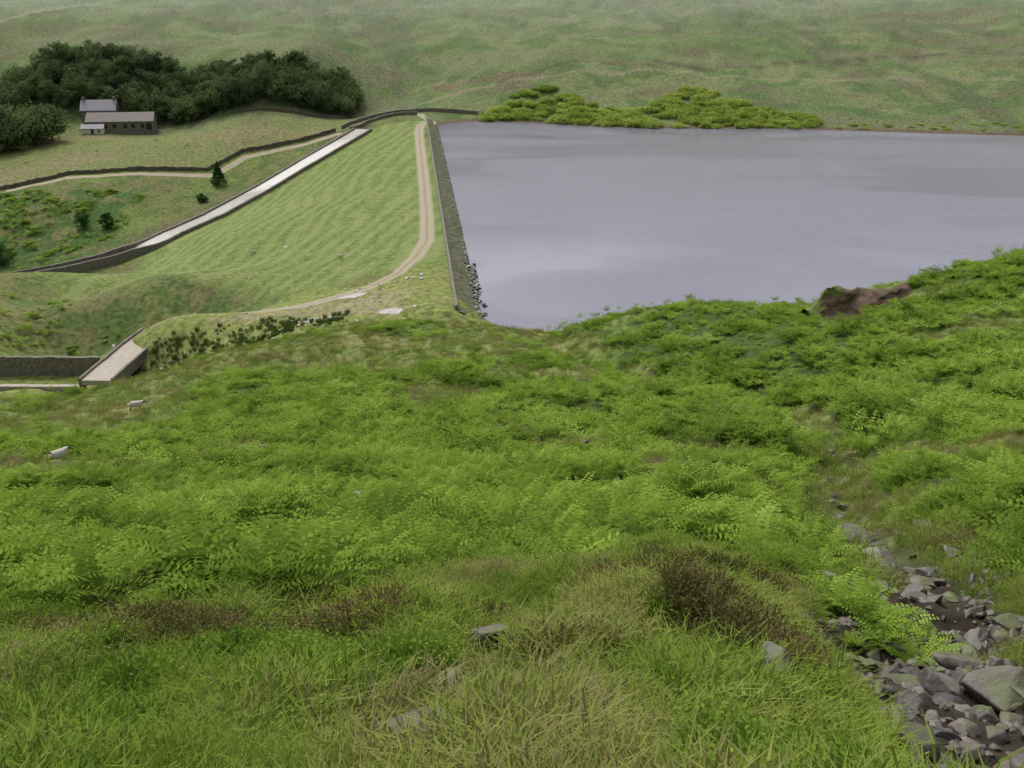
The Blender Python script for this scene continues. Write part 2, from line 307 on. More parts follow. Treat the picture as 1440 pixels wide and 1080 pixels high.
# ------------------------------------------------------------------ stone structures
stone=simplemat('gritstone',(.09,.08,.065),(.24,.22,.18),2.0,.9,.6)
darkstone=simplemat('dark_drystone',(.06,.05,.038),(.16,.14,.105),1.5,.95,.6)
def resample(pts,step):
    out=[]
    for p,q in zip(pts[:-1],pts[1:]):
        L_=math.hypot(q[0]-p[0],q[1]-p[1]);k_=max(1,int(L_/step))
        for i in range(k_):out.append(tuple(p[j]+(q[j]-p[j])*i/k_ for j in range(len(p))))
    out.append(tuple(pts[-1]));return out
def strip(name,pts,off0,off1,zfun,mat,step=1.0,jit=0,parent=None):
    P_=resample(pts,step);vs=[];
    for i,p in enumerate(P_):
        a_=P_[max(0,i-1)];b_=P_[min(len(P_)-1,i+1)];dx,dy=b_[0]-a_[0],b_[1]-a_[1];L_=math.hypot(dx,dy);nx,ny=-dy/L_,dx/L_
        zt,zb=zfun(p);zt+=random.uniform(-jit,jit)
        x0,y0,x1,y1=p[0]+nx*off0,p[1]+ny*off0,p[0]+nx*off1,p[1]+ny*off1
        vs+=[(x0,y0,zb),(x0,y0,zt),(x1,y1,zt),(x1,y1,zb)]
    q_=[]
    for i in range(len(P_)-1):
        for k_ in range(4):q_.append((4*i+k_,4*i+(k_+1)%4,4*i+4+(k_+1)%4,4*i+4+k_))
    q_.append((0,1,2,3));L0=4*(len(P_)-1);q_.append((L0+3,L0+2,L0+1,L0))
    return link(name,mesh_np(name,np.array(vs),np.array(q_),False),mat,parent)
hz1=lambda x,y:float(height(np.array([x]),np.array([y]))[0])
def drape(hgt,sink=.5): return lambda p:(hz1(p[0],p[1])+hgt,hz1(p[0],p[1])-sink)
strip('field_wall',WALL,-.3,.3,drape(1.2),darkstone,jit=.18)
strip('field_wall',[(-112,409),(-90,408),(-66,409)],-.3,.3,drape(1.2),darkstone,jit=.18)
strip('field_wall',[(-215,384),(-190,388),(-174,396)],-.3,.3,drape(1.2),darkstone,jit=.18)
strip('road_wall',[(-64,383),(-57,396),(-49,404),(-36,406),(-14,402),(0,397)],-.3,.3,drape(1.3),stone,jit=.1)
strip('road_wall',[(-60,378),(-50,392),(-44,398),(-37,399)],-.3,.3,drape(1.2),stone,jit=.1)
sp=bpy.data.objects.new('concrete_spillway',None);scene.collection.objects.link(sp)
m,nt,nd,L=NM('spillway_concrete');geo=nd('ShaderNodeNewGeometry');sx=nd('ShaderNodeSeparateXYZ');L(geo.outputs['Position'],sx.inputs[0])
nz=nd('ShaderNodeTexNoise',i_Scale=.5,i_Detail=6.0,i_Roughness=.7);L(geo.outputs['Position'],nz.inputs['Vector'])
ml=nd('ShaderNodeMath',operation='MULTIPLY_ADD',i_1=20.0);L(nz.outputs[0],ml.inputs[0]);L(sx.outputs[1],ml.inputs[2])
rp=nd('ShaderNodeValToRGB');mr=nd('ShaderNodeMapRange',i_1=263.0,i_2=393.0);L(ml.outputs[0],mr.inputs[0]);L(mr.outputs[0],rp.inputs[0])
els=rp.color_ramp.elements;els[0].position=0;els[0].color=(.12,.11,.09,1);els[1].position=1;els[1].color=(.28,.26,.22,1)
for p_,c_ in ((.17,(.14,.13,.11)),(.21,(.4,.39,.36)),(.3,(.24,.23,.2)),(.4,(.3,.29,.26)),(.49,(.2,.19,.16)),(.54,(.48,.47,.44)),(.8,(.46,.44,.4)),(.88,(.25,.23,.19))):
    x_=els.new(p_);x_.color=(*c_,1)
b=nd('ShaderNodeBsdfPrincipled',i_Roughness=.6);L(rp.outputs[0],b.inputs['Base Color']);o=nd('ShaderNodeOutputMaterial');L(b.outputs[0],o.inputs[0]);spm=m
strip('channel_floor',SPILL,-3.1,3.1,lambda p:(p[2]+.1,p[2]-.4),spm,parent=sp)
strip('side_wall_1',SPILL,-3.8,-3.11,lambda p:(p[2]+.6+1.1*ss(283,270,p[1]),p[2]-1),stone,jit=.06,parent=sp)
strip('side_wall_2',SPILL,3.11,3.8,lambda p:(p[2]+.7+1.6*ss(283,270,p[1]),p[2]-1),stone,jit=.06,parent=sp)
m,nt,nd,L=NM('stone_pitching');uv=nd('ShaderNodeUVMap',uv_map='UVMap')
bk=nd('ShaderNodeTexBrick');bk.inputs['Scale'].default_value=1;bk.inputs['Brick Width'].default_value=1.1;bk.inputs['Row Height'].default_value=.5;bk.inputs['Mortar Size'].default_value=.05
bk.inputs['Color1'].default_value=(.17,.15,.11,1);bk.inputs['Color2'].default_value=(.08,.07,.05,1);bk.inputs['Mortar'].default_value=(.035,.035,.02,1);L(uv.outputs[0],bk.inputs[0])
nz=nd('ShaderNodeTexNoise',i_Scale=.3,i_Detail=7.0,i_Roughness=.75);L(uv.outputs[0],nz.inputs['Vector'])
mx=nd('ShaderNodeMix',data_type='RGBA');mr=nd('ShaderNodeMapRange',i_1=.4,i_2=.54,i_3=0.0,i_4=.9);L(nz.outputs[0],mr.inputs[0]);L(mr.outputs[0],mx.inputs[0])
L(bk.outputs[0],mx.inputs[6]);mx.inputs[7].default_value=(.09,.105,.035,1)
b=nd('ShaderNodeBsdfPrincipled',i_Roughness=.9);L(mx.outputs[2],b.inputs['Base Color']);bp=nd('ShaderNodeBump',i_Strength=.8,i_Distance=.1);L(bk.outputs[1],bp.inputs['Height']);bp.invert=True;L(bp.outputs[0],b.inputs['Normal'])
o=nd('ShaderNodeOutputMaterial');L(b.outputs[0],o.inputs[0]);pit=m
sv=np.arange(-6,236,1.0);dv=np.array([.0,-.8,-1.6,-2.4,-3.2,-4.0,-4.8,-6.5])
S_,D_=np.meshgrid(sv,dv,indexing='ij')
pz=2.25+D_*.65+(hsh(np.round(S_),np.round(D_*3),5)-.5)*.4
co=np.stack([A[0]+e[0]*S_+n[0]*D_,A[1]+e[1]*S_+n[1]*D_,pz],-1).reshape(-1,3)
I2=np.arange(S_.size).reshape(S_.shape);qq=np.stack([I2[:-1,:-1],I2[:-1,1:],I2[1:,1:],I2[1:,:-1]],-1).reshape(-1,4)
pm=mesh_np('pitching',co,qq,False);ul=pm.uv_layers.new(name='UVMap');vi=np.array([l_.vertex_index for l_ in pm.loops]);ul.data.foreach_set('uv',np.stack([S_.ravel()[vi],D_.ravel()[vi]*1.2],-1).astype(np.float32).ravel())
damo=bpy.data.objects.new('stone_dam_face',None);scene.collection.objects.link(damo)
link('pitching',pm,pit,damo)
CR=[tuple(A+e*t) for t in (-5,236)]
strip('parapet',CR,.0,.5,lambda p:(2.8,1.8),stone,jit=.08,parent=damo)
strip('toe_kerb',CR,-3.9,-3.5,lambda p:(.2,-1),darkstone,jit=.3,step=.7,parent=damo)
lb=bpy.data.objects.new('stone_footbridge',None);scene.collection.objects.link(lb)
deck=simplemat('bridge_deck',(.3,.265,.21),(.4,.355,.3),1.2,.8,.2)
BR=[(-63.5,141),(-63.3,147),(-62.6,156),(-61.5,163)]
bz=lambda p:-6.4+max(0,(p[1]-150))*.04
strip('deck',BR,-2.3,2.3,lambda p:(bz(p),bz(p)-.8),deck,parent=lb)
strip('parapet_1',BR,2.31,2.7,lambda p:(bz(p)+.35,bz(p)-1.5),stone,jit=.03,parent=lb)
strip('parapet_2',BR,-2.7,-2.31,lambda p:(bz(p)+.35,bz(p)-1.5),stone,jit=.03,parent=lb)
strip('catchwater_wall',[(-112,151),(-90,150.4),(-66.4,150)],-.35,.35,lambda p:(-5.9,-10),stone,jit=.08)
strip('catchwater_kerb',[(-112,144),(-90,143.6),(-66.4,143.4)],-.5,.5,lambda p:(-8.2,-10),deck,jit=.03)
# ------------------------------------------------------------------ farmhouse
fh=bpy.data.objects.new('stone_farmhouse',None);scene.collection.objects.link(fh)
def gable(parent,name,cx,cy,z0,lx,ly,hw,hr,ang,wm_,rm):
    ca_,sa_=math.cos(ang),math.sin(ang)
    def T(x,y,z):return (cx+x*ca_-y*sa_,cy+x*sa_+y*ca_,z0+z)
    x,y=lx/2,ly/2
    v=[T(-x,-y,-2),T(x,-y,-2),T(x,y,-2),T(-x,y,-2),T(-x,-y,hw),T(x,-y,hw),T(x,y,hw),T(-x,y,hw),T(-x,0,hw+hr),T(x,0,hw+hr)]
    me=bpy.data.meshes.new(name);me.from_pydata(v,[],[(0,1,5,4),(2,3,7,6),(1,2,6,9,5),(3,0,4,8,7)]);link(name+'_walls',me,wm_,parent)
    o_=.4;sl=hr/y;v=[]
    for (xx,yy,zz) in ((-x-o_,-y-o_,hw-o_*sl),(x+o_,-y-o_,hw-o_*sl),(x+o_,0,hw+hr),(-x-o_,0,hw+hr),(x+o_,y+o_,hw-o_*sl),(-x-o_,y+o_,hw-o_*sl)):
        v.append(T(xx,yy,zz+.05));v.append(T(xx,yy,zz+.3))
    me=bpy.data.meshes.new(name);me.from_pydata(v,[],[(1,3,5,7),(7,5,9,11),(0,6,4,2),(6,10,8,4),(0,2,3,1),(10,11,9,8),(2,4,5,3),(4,8,9,5),(0,1,7,6),(6,7,11,10)]);link(name+'_roof',me,rm,parent)
    return T
slate=simplemat('slate_roof',(.19,.18,.21),(.28,.265,.3),1.5,.6,.2)
slate2=simplemat('brown_roof',(.16,.14,.13),(.25,.22,.2),1.5,.7,.2)
glass=simplemat('window_glass',(.02,.02,.025),(.03,.03,.035),2,.2,0)
white=simplemat('white_render',(.6,.59,.56),(.72,.71,.68),1,.8,.1)
def boxT(T,name,x0,x1,y0,y1,z0,z1,mat):
    v=[T(x,y,z) for x in (x0,x1) for y in (y0,y1) for z in (z0,z1)]
    me=bpy.data.meshes.new(name);me.from_pydata(v,[],[(0,1,3,2),(4,6,7,5),(0,4,5,1),(2,3,7,6),(0,2,6,4),(1,5,7,3)]);link(name,me,mat,fh)
z0=hz1(-158,404)
ang=math.radians(8)
T=gable(fh,'house',-165,411,z0+.5,13,7.5,6.2,3.4,ang,stone,slate)
for i,x in enumerate((-4.5,-1.5,1.5,4.5)):
    boxT(T,'window_%d'%i,x-.6,x+.6,-3.83,-3.6,4.0,5.3,glass)
for i,x in enumerate((-5.9,5.9)): boxT(T,'chimney_%d'%i,x-.5,x+.5,-.5,.5,8.6,11,stone)
T=gable(fh,'barn',-154,403,z0,25,8,3.4,2.8,ang,stone,slate2)
for i,x in enumerate((-9,-5.5,-2,2,5,8.5)):boxT(T,'barn_opening_%d'%i,x-.7,x+.7,-4.1,-3.9,.9,2.4,glass)
boxT(T,'barn_door',10,12,-4.1,-3.9,0,2.6,glass)
T=gable(fh,'outhouse',-163,396.5,z0-1.0,8,4,2.2,1.2,ang,white,slate)
boxT(T,'outhouse_door',-.5,.5,-2.1,-1.9,0,1.9,glass)
boxT(T,'outhouse_window',2,3,-2.1,-1.9,.8,1.6,glass)
# ------------------------------------------------------------------ instancing
def coll(name,obs):
    cc_=bpy.data.collections.new(name)
    for o_ in obs:cc_.objects.link(o_)
    return cc_
def scatter(name,pts,rot,scl,idx,cc_):
    k_=len(pts);me=bpy.data.meshes.new(name);me.vertices.add(k_);me.vertices.foreach_set('co',np.ascontiguousarray(pts,np.float32).ravel())
    attr(me,'rot',rot,'FLOAT_VECTOR');attr(me,'scl',scl,'FLOAT_VECTOR');attr(me,'idx',idx,'INT')
    ob=link(name,me)
    ng=bpy.data.node_groups.new(name,'GeometryNodeTree');ng.interface.new_socket('Geometry',in_out='INPUT',socket_type='NodeSocketGeometry');ng.interface.new_socket('Geometry',in_out='OUTPUT',socket_type='NodeSocketGeometry')
    N_=ng.nodes.new;gi=N_('NodeGroupInput');go=N_('NodeGroupOutput');ip=N_('GeometryNodeInstanceOnPoints');ci=N_('GeometryNodeCollectionInfo');ci.inputs[0].default_value=cc_;ci.inputs[1].default_value=True;ci.inputs[2].default_value=True
    def na_(nm,t):
        x=N_('GeometryNodeInputNamedAttribute');x.data_type=t;x.inputs[0].default_value=nm;return x.outputs[0]
    l_=ng.links.new;l_(gi.outputs[0],ip.inputs['Points']);l_(ci.outputs[0],ip.inputs['Instance']);ip.inputs['Pick Instance'].default_value=True
    l_(na_('idx','INT'),ip.inputs['Instance Index']);l_(na_('rot','FLOAT_VECTOR'),ip.inputs['Rotation']);l_(na_('scl','FLOAT_VECTOR'),ip.inputs['Scale'])
    l_(ip.outputs[0],go.inputs[0])
    md=ob.modifiers.new('scatter','NODES');md.node_group=ng;return ob
def rawobj(name,vs,fs,mat,smooth=False):
    me=bpy.data.meshes.new(name);me.from_pydata([tuple(v) for v in vs],[],fs);me.materials.append(mat)
    if smooth:
        for p in me.polygons:p.use_smooth=True
    return bpy.data.objects.new(name,me)
def polar(nn,r0,r1,amax=.56):
    r=np.sqrt(rng.uniform(r0*r0,r1*r1,nn));a_=rng.uniform(-amax,amax,nn);return r*np.sin(a_),r*np.cos(a_)
def tilt(k_,t=.25): return np.stack([rng.uniform(-t,t,k_),rng.uniform(-t,t,k_),rng.uniform(0,6.283,k_)],-1)
def frond(vs,fs,az_,ln,rise,npin,wid,ox=0,oy=0,oz=0):
    ca_,sa_=math.cos(az_),math.sin(az_);pts=[]
    for i in range(npin+1):
        t=i/npin;rad=ln*(.18*t+.72*t*t*(1.2-.2*t));h_=rise*(1.55*t-.85*t*t);pts.append((ox+rad*ca_,oy+rad*sa_,oz+h_,t))
    for i in range(2,npin):
        x,y,z,t=pts[i];w=wid*math.sin(math.pi*min(1,(t-.1)**.8))*(1.15-t*.6)+.02
        st=ln/npin*.62;fx,fy=ca_,sa_;nx,ny=-sa_,ca_
        dz=(pts[i+1][2]-pts[i][2])/(ln/npin)
        for sd in (-1,1):
            b0=len(vs);dr=-w*random.uniform(.1,.55);k_=random.uniform(.75,1.2)
            vs.append((x,y,z));vs.append((x+fx*st+nx*sd*w*.45*k_,y+fy*st+ny*sd*w*.45*k_,z+dz*st*.7+dr*.3));vs.append((x+fx*st*.9+nx*sd*w*k_,y+fy*st*.9+ny*sd*w*k_,z+dz*st*.5+dr));vs.append((x-fx*st*.25+nx*sd*w*.5*k_,y-fy*st*.25+ny*sd*w*.5*k_,z-.01+dr*.4))
            fs.append((b0,b0+1,b0+2,b0+3))
brm=leafmat('bracken_green',[(.085,.14,.023),(.165,.255,.036),(.245,.365,.052),(.34,.45,.095)],.38,.18,6.0)
brs=[]
for v_ in range(5):
    vs,fs=[],[];nf_=random.randint(8,11)
    for i in range(nf_):frond(vs,fs,i*6.283/nf_+random.uniform(-.5,.5),random.uniform(.4,.7),random.uniform(.4,.8),14,random.uniform(.09,.15))
    brs.append(rawobj('a%d'%v_,vs,fs,brm))
for v_ in range(5):
    vs,fs=[],[]
    for _ in range(6):
        ox,oy=random.gauss(0,.55),random.gauss(0,.55);k_=random.uniform(.55,1.15)
        for i in range(7):frond(vs,fs,i*.9+random.uniform(-.4,.4),random.uniform(.5,.75)*k_,random.uniform(.5,.9)*k_,8,.17,ox,oy,random.uniform(-.1,.1))
    brs.append(rawobj('b%d'%v_,vs,fs,brm))
cb=coll('bracken_plants',brs)
xs,ys=polar(15500,4.2,48,.59);bb=bracken(xs,ys)>rng.uniform(.2,.75,len(xs));xs,ys=xs[bb],ys[bb]
x1,y1=polar(4200,5,26,.6);b2=bracken(x1,y1)>.5;xs=np.append(xs,x1[b2]);ys=np.append(ys,y1[b2])
x4,y4=polar(620,3.0,8,.58);g,_,_=pdist(x4,y4,GULLY);b4=(g>1.1)&(fbm(x4*.8,y4*.8,211,3)>.5)&(inell(x4,y4,ROCKCLR,0*x4)<.3);nS=len(xs);xs=np.append(xs,x4[b4]);ys=np.append(ys,y4[b4])
k1=len(xs)
x1,y1=polar(18500,46,150,.58);z1=height(x1,y1);bb=(bracken(x1,y1)>rng.uniform(.2,.75,len(x1)))&(z1>.8);x1,y1=x1[bb],y1[bb]
x2=rng.uniform(-175,-118,900);y2=rng.uniform(262,322,900);b2=(fbm(x2*.08,y2*.08,141,3)>.44)&(pdist(x2,y2,SPILL)[0]>9)
x3=rng.uniform(-112,-66,600);y3=rng.uniform(166,205,600);b3=fbm(x3*.1,y3*.1,151,3)>.55
xs=np.concatenate([xs,x1,x2[b2],x3[b3]]);ys=np.concatenate([ys,y1,y2[b2],y3[b3]]);k_=len(xs)
hs=.35+1.25*ss(.32,.68,fbm(xs*.4,ys*.4,131,3));rr_=np.hypot(xs,ys);sc_=hs*rng.uniform(.75,1.2,k_);sc_=sc_*(.62+.38*ss(6,20,rr_))*(1-.2*ss(85,125,rr_)*(rr_<160));sc_[nS:k1]*=.65
idx=np.where(np.arange(k_)<k1,rng.integers(0,5,k_),5+rng.integers(0,5,k_))
scatter('bracken',np.stack([xs,ys,height(xs,ys)-.05],-1),tilt(k_,.2),np.stack([sc_*1.1,sc_*1.1,sc_],-1),idx,cb)
def tuft(nb,hgt,spread,wid,mat,name,lean=.5):
    vs,fs=[],[]
    for i in range(nb):
        a_=random.uniform(0,6.283);r_=spread*math.sqrt(random.random());x,y=r_*math.cos(a_),r_*math.sin(a_)
        b_=a_+random.uniform(-1.5,1.5);h_=hgt*random.uniform(.4,1.1);l_=h_*lean*random.uniform(.3,1.5);w=wid*random.uniform(.7,1.3)
        px_,py_=-math.sin(b_)*w,math.cos(b_)*w;cx,cy=math.cos(b_)*l_,math.sin(b_)*l_;k_=len(vs)
        vs+=[(x-px_,y-py_,-.03),(x+px_,y+py_,-.03),(x+cx*.35+px_*.8,y+cy*.35+py_*.8,h_*.6),(x+cx*.35-px_*.8,y+cy*.35-py_*.8,h_*.6),(x+cx,y+cy,h_*(1-.25*lean))]
        fs+=[(k_,k_+1,k_+2,k_+3),(k_+3,k_+2,k_+4)]
    return rawobj(name,vs,fs,mat)
gm=leafmat('grass_green',[(.085,.145,.02),(.155,.235,.033),(.235,.31,.053),(.31,.32,.1)],.35,.7,6.0)
gm2=leafmat('grass_straw',[(.15,.175,.048),(.23,.22,.08),(.31,.27,.13)],.3,.5)
cg=coll('grass_tufts',[tuft(95,.115,.17,.0026,gm,'t%d'%i,.9) for i in range(3)]+[tuft(80,.13,.16,.0023,gm2,'s%d'%i,.9) for i in range(2)])
xs,ys=polar(15500,1.6,12.5,.6);g,_,_=pdist(xs,ys,GULLY)
rc=inell(xs,ys,ROCKCLR,(fbm(xs*3,ys*3,5,2)-.5)*.6)
keep=(bracken(xs,ys)<.7)&(g+(fbm(xs*2,ys*2,3,2)-.5)*.9>.85)&(rc<.3)
x2,y2=polar(9500,12,48,.58);g,_,_=pdist(x2,y2,GULLY);m2_,_,_=pdist(x2,y2,MIDP);k2=(bracken(x2,y2,False)<.5)&(g>.45)&(m2_>.6)
x3,y3=polar(15000,46,150,.58);k3=(bracken(x3,y3,False)<.5)&(height(x3,y3)>.7)&~((x3>-22)&(y3>146))
R_=[];
for (x,y,kk,sc0) in ((xs,ys,keep,.95),(x2,y2,k2,2.0),(x3,y3,k3,3.2)):
    x,y=x[kk],y[kk];sx_=sc0*rng.uniform(.6,1.35,len(x))*(.35+1.3*fbm(x*1.2,y*1.2,7,2));R_.append((x,y,sx_))
xs=np.concatenate([r_[0] for r_ in R_]);ys=np.concatenate([r_[1] for r_ in R_]);sc_=np.concatenate([r_[2] for r_ in R_]);k_=len(xs)
straw=fbm(xs*.7,ys*.7,17,3)+rng.uniform(-.2,.2,k_)>np.where(np.hypot(xs,ys)>20,.5,.68)
idx=np.where(straw,rng.integers(0,2,k_),2+rng.integers(0,3,k_))
scatter('moor_grass',np.stack([xs,ys,height(xs,ys)],-1),tilt(k_,.25),np.stack([sc_,sc_,sc_],-1),idx,cg)
def shrub(nst,hgt,spr,leaf,nl,mat,name):
    vs,fs=[],[]
    for i in range(nst):
        a_=random.uniform(0,6.283);t_=random.uniform(.1,1);dx,dy=math.cos(a_)*spr*t_,math.sin(a_)*spr*t_;h_=hgt*random.uniform(.6,1.1)*(1.1-.4*t_)
        k_=len(vs);w=.004;vs+=[(0,-w,0),(0,w,0),(dx,dy+w,h_),(dx,dy-w,h_)];fs.append((k_,k_+1,k_+2,k_+3))
        for j in range(nl):
            u=random.uniform(.35,1.05);c_=Vector((dx*u,dy*u,h_*u))+Vector((random.gauss(0,.02),random.gauss(0,.02),random.gauss(0,.015)))
            d1=Vector((random.gauss(0,1),random.gauss(0,1),random.gauss(0,.6))).normalized()*leaf;d2=d1.cross(Vector((random.gauss(0,1),random.gauss(0,1),random.gauss(0,1)))).normalized()*leaf*.5
            k_=len(vs);vs+=[c_-d1,c_+d2,c_+d1,c_-d2];fs.append((k_,k_+1,k_+2,k_+3))
    return rawobj(name,vs,fs,mat)
hm=leafmat('heather_brown',[(.075,.06,.028),(.11,.11,.035),(.15,.14,.05),(.2,.13,.07)],.2,2.0)
bm_=leafmat('bilberry_green',[(.09,.165,.022),(.17,.275,.034),(.25,.35,.055)],.3,2.0)
ch=coll('dwarf_shrubs',[shrub(36,.2,.18,.009,13,hm,'a%d'%i) for i in range(2)]+[shrub(32,.15,.16,.011,12,bm_,'b%d'%i) for i in range(2)])
xs,ys=polar(15000,2,12,.56);n_=(fbm(xs*1.3,ys*1.3,91,3)-.5)*.8;m_=(inell(xs,ys,HEATH,n_)>.4)|((fbm(xs*.9+4,ys*.9,201,3)>.53)&(rng.uniform(0,1,len(xs))<.6));g,_,_=pdist(xs,ys,GULLY);m_&=(g>.9)&(inell(xs,ys,ROCKCLR,0*xs)<.3);xs,ys=xs[m_],ys[m_]
x2,y2=polar(9000,26,72,.5);m_=inell(x2,y2,HEATH,(fbm(x2*.6,y2*.6,91,3)-.5)*.8)>.5;x2,y2=x2[m_],y2[m_]
k1=len(xs);xs=np.append(xs,x2);ys=np.append(ys,y2);k_=len(xs);isH=(inell(xs,ys,HEATH,0*xs)>.2);sc_=rng.uniform(.7,1.3,k_);sc_[k1:]*=3
scatter('heather_and_bilberry',np.stack([xs,ys,height(xs,ys)-.01],-1),tilt(k_,.2),np.stack([sc_]*3,-1),np.where(isH&(rng.uniform(0,1,k_)<.7),rng.integers(0,2,k_),2+rng.integers(0,2,k_)),ch)
ru=leafmat('rush_green',[(.05,.08,.022),(.08,.13,.03),(.13,.17,.05)],.2,.3)
cr_=coll('rush_clumps',[tuft(60,.8,.35,.02,ru,'r%d'%i,.35) for i in range(3)])
x2=rng.uniform(-62,-24,1500);y2=rng.uniform(134,160,1500);lim=(fbm(x2*.13,y2*.13,161,3)>.53)&(np.abs(y2-146)<9);x2,y2=x2[lim],y2[lim];k_=len(x2);sc_=rng.uniform(.4,1.2,k_)
scatter('rushes',np.stack([x2,y2,height(x2,y2)],-1),tilt(k_,.1),np.stack([sc_]*3,-1),rng.integers(0,3,k_),cr_)
# ------------------------------------------------------------------ rocks
m,nt,nd,L=NM('gritstone_rock');geo=nd('ShaderNodeNewGeometry');oi=nd('ShaderNodeObjectInfo')
nz=nd('ShaderNodeTexNoise',i_Scale=7.0,i_Detail=8.0,i_Roughness=.7);L(geo.outputs['Position'],nz.inputs['Vector'])
rp=nd('ShaderNodeValToRGB');E=rp.color_ramp.elements;E[0].position=.3;E[0].color=(.04,.033,.028,1);E[1].position=.8;E[1].color=(.22,.18,.155,1);x_=E.new(.52);x_.color=(.1,.082,.07,1)
ad=nd('ShaderNodeMath',operation='MULTIPLY_ADD',i_1=.3,i_2=-.18);L(oi.outputs['Random'],ad.inputs[0]);a2=nd('ShaderNodeMath',operation='ADD');L(ad.outputs[0],a2.inputs[0]);L(nz.outputs[0],a2.inputs[1]);L(a2.outputs[0],rp.inputs[0])
n2_=nd('ShaderNodeTexNoise',i_Scale=2.0,i_Detail=5.0);L(geo.outputs['Position'],n2_.inputs['Vector']);sn=nd('ShaderNodeSeparateXYZ');L(geo.outputs['Normal'],sn.inputs[0])
ms=nd('ShaderNodeMath',operation='MULTIPLY');L(sn.outputs[2],ms.inputs[0]);L(n2_.outputs[0],ms.inputs[1]);mr=nd('ShaderNodeMapRange',i_1=.42,i_2=.54);L(ms.outputs[0],mr.inputs[0])
mx=nd('ShaderNodeMix',data_type='RGBA');L(mr.outputs[0],mx.inputs[0]);L(rp.outputs[0],mx.inputs[6]);mx.inputs[7].default_value=(.085,.1,.026,1)
b=nd('ShaderNodeBsdfPrincipled',i_Roughness=.45);L(mx.outputs[2],b.inputs['Base Color']);bp=nd('ShaderNodeBump',i_Strength=.7,i_Distance=.03);L(nz.outputs[0],bp.inputs['Height']);L(bp.outputs[0],b.inputs['Normal']);o=nd('ShaderNodeOutputMaterial');L(b.outputs[0],o.inputs[0]);rockm=m
def rockmesh(name,sd,flat=.6,cuts=11,mat=None):
    r_=random.Random(sd);bm=bmesh.new();bmesh.ops.create_icosphere(bm,subdivisions=4,radius=1)
    pl=[(Vector((r_.gauss(0,1),r_.gauss(0,1),r_.gauss(0,1))).normalized(),r_.uniform(.45,.8)) for _ in range(cuts)]
    for v in bm.verts:
        p=v.co.copy()
        for nn_,dd in pl:
            k_=p.dot(nn_)-dd
            if k_>0:p-=nn_*k_*.95
        v.co=p
    cs_=np.array([v.co[:] for v in bm.verts]);f=fbm(cs_[:,0]*2.3+sd,cs_[:,1]*2.3+cs_[:,2]*1.9,sd,4)-.5
    for v,ff in zip(bm.verts,f):v.co*=(1+ff*.2);v.co.z*=flat
    me=bpy.data.meshes.new(name);bm.to_mesh(me);bm.free();me.materials.append(mat or rockm)
    for p in me.polygons:p.use_smooth=True
    return me
rks=[rockmesh('rk%d'%i,i+3,random.uniform(.5,.8)) for i in range(6)]
cr2=coll('rocks_src',[bpy.data.objects.new('rk%d'%i,m_) for i,m_ in enumerate(rks)])
gp=resample(GULLY[:6],.1);px_,py_,ps_=[],[],[]
for _ in range(1800):
    p=random.choice(gp);w=.46+.03*p[1];x=p[0]+random.gauss(.18,w);y=p[1]+random.gauss(0,.3)
    if y>9 and random.random()<.4: continue
    px_.append(x);py_.append(y);ps_.append(min(.23,max(.02,random.lognormvariate(-3.0,.65))))
for p in resample(GULLY[5:10],.12):
    if random.random()<(.95 if p[1]<36 else .4):px_.append(p[0]+random.gauss(0,.4+.01*p[1]));py_.append(p[1]+random.gauss(0,.5));ps_.append(min(.5,random.lognormvariate(-1.8,.5)))
for t in np.arange(-4,30,.3):
    p=A+e*t+n*random.uniform(-4.8,-3.0);px_.append(p[0]);py_.append(p[1]);ps_.append(random.uniform(.2,.6))
xs,ys,sc_=map(np.array,(px_,py_,ps_));k_=len(xs)
zz=height(xs,ys)+sc_*.1;zz=np.where(ys>145,-0.1+rng.uniform(0,.5,k_),zz)
scatter('stream_boulders',np.stack([xs,ys,zz],-1),tilt(k_,.5),np.stack([sc_*rng.uniform(.9,1.4,k_),sc_*rng.uniform(.7,1,k_),sc_*.8],-1),rng.integers(0,6,k_),cr2)
pale=simplemat('pale_stone',(.35,.33,.3),(.6,.57,.53),5,.8,.4)
cp=coll('pale_src',[bpy.data.objects.new('ps%d'%i,rockmesh('ps%d'%i,40+i,.6,11,pale)) for i in range(2)])
xs=np.concatenate([rng.uniform(-40,-14,34),rng.uniform(-75,-30,26),rng.uniform(-90,-30,16)]);ys=np.concatenate([rng.uniform(148,170,34),rng.uniform(138,166,26),rng.uniform(180,300,16)])
kk=((xs-A[0])*n[0]+(ys-A[1])*n[1]>2)&(pdist(xs,ys,SPILL)[0]>6);xs,ys=xs[kk],ys[kk];k_=len(xs);sc_=rng.uniform(.15,.45,k_)
scatter('scattered_stones',np.stack([xs,ys,height(xs,ys)+.05],-1),tilt(k_,.3),np.stack([sc_]*3,-1),rng.integers(0,2,k_),cp)
def rock(x,y,sx_,sy_,sz_,rz,up=.2,i=0):
    o_=bpy.data.objects.new('rock',rks[i]);scene.collection.objects.link(o_);o_.location=(x,y,hz1(x,y)+sz_*up);o_.scale=(sx_,sy_,sz_);o_.rotation_euler=(random.uniform(-.2,.2),random.uniform(-.2,.2),rz)
rock(-.1,4.65,.16,.12,.22,.4,.85,0);rock(-.3,3.72,.14,.11,.11,1,.6,1);rock(-.44,3.8,.07,.09,.08,2,.6,2);rock(-.28,2.98,.26,.17,.1,0,.6,3);rock(1.3,4.1,.12,.17,.16,.5,.5,4)
rock(-.12,3.7,.07,.06,.06,2,.7,5);rock(16.8,67,1.0,.8,.9,1,.5,2);rock(15.5,67.5,.6,.5,.6,2,.5,1);rock(-4,22.6,.5,.35,.4,1,.6,4);rock(6.0,29.2,.5,.5,.5,1,.6,5);rock(4.0,50,.5,.4,.4,1,.4,0)
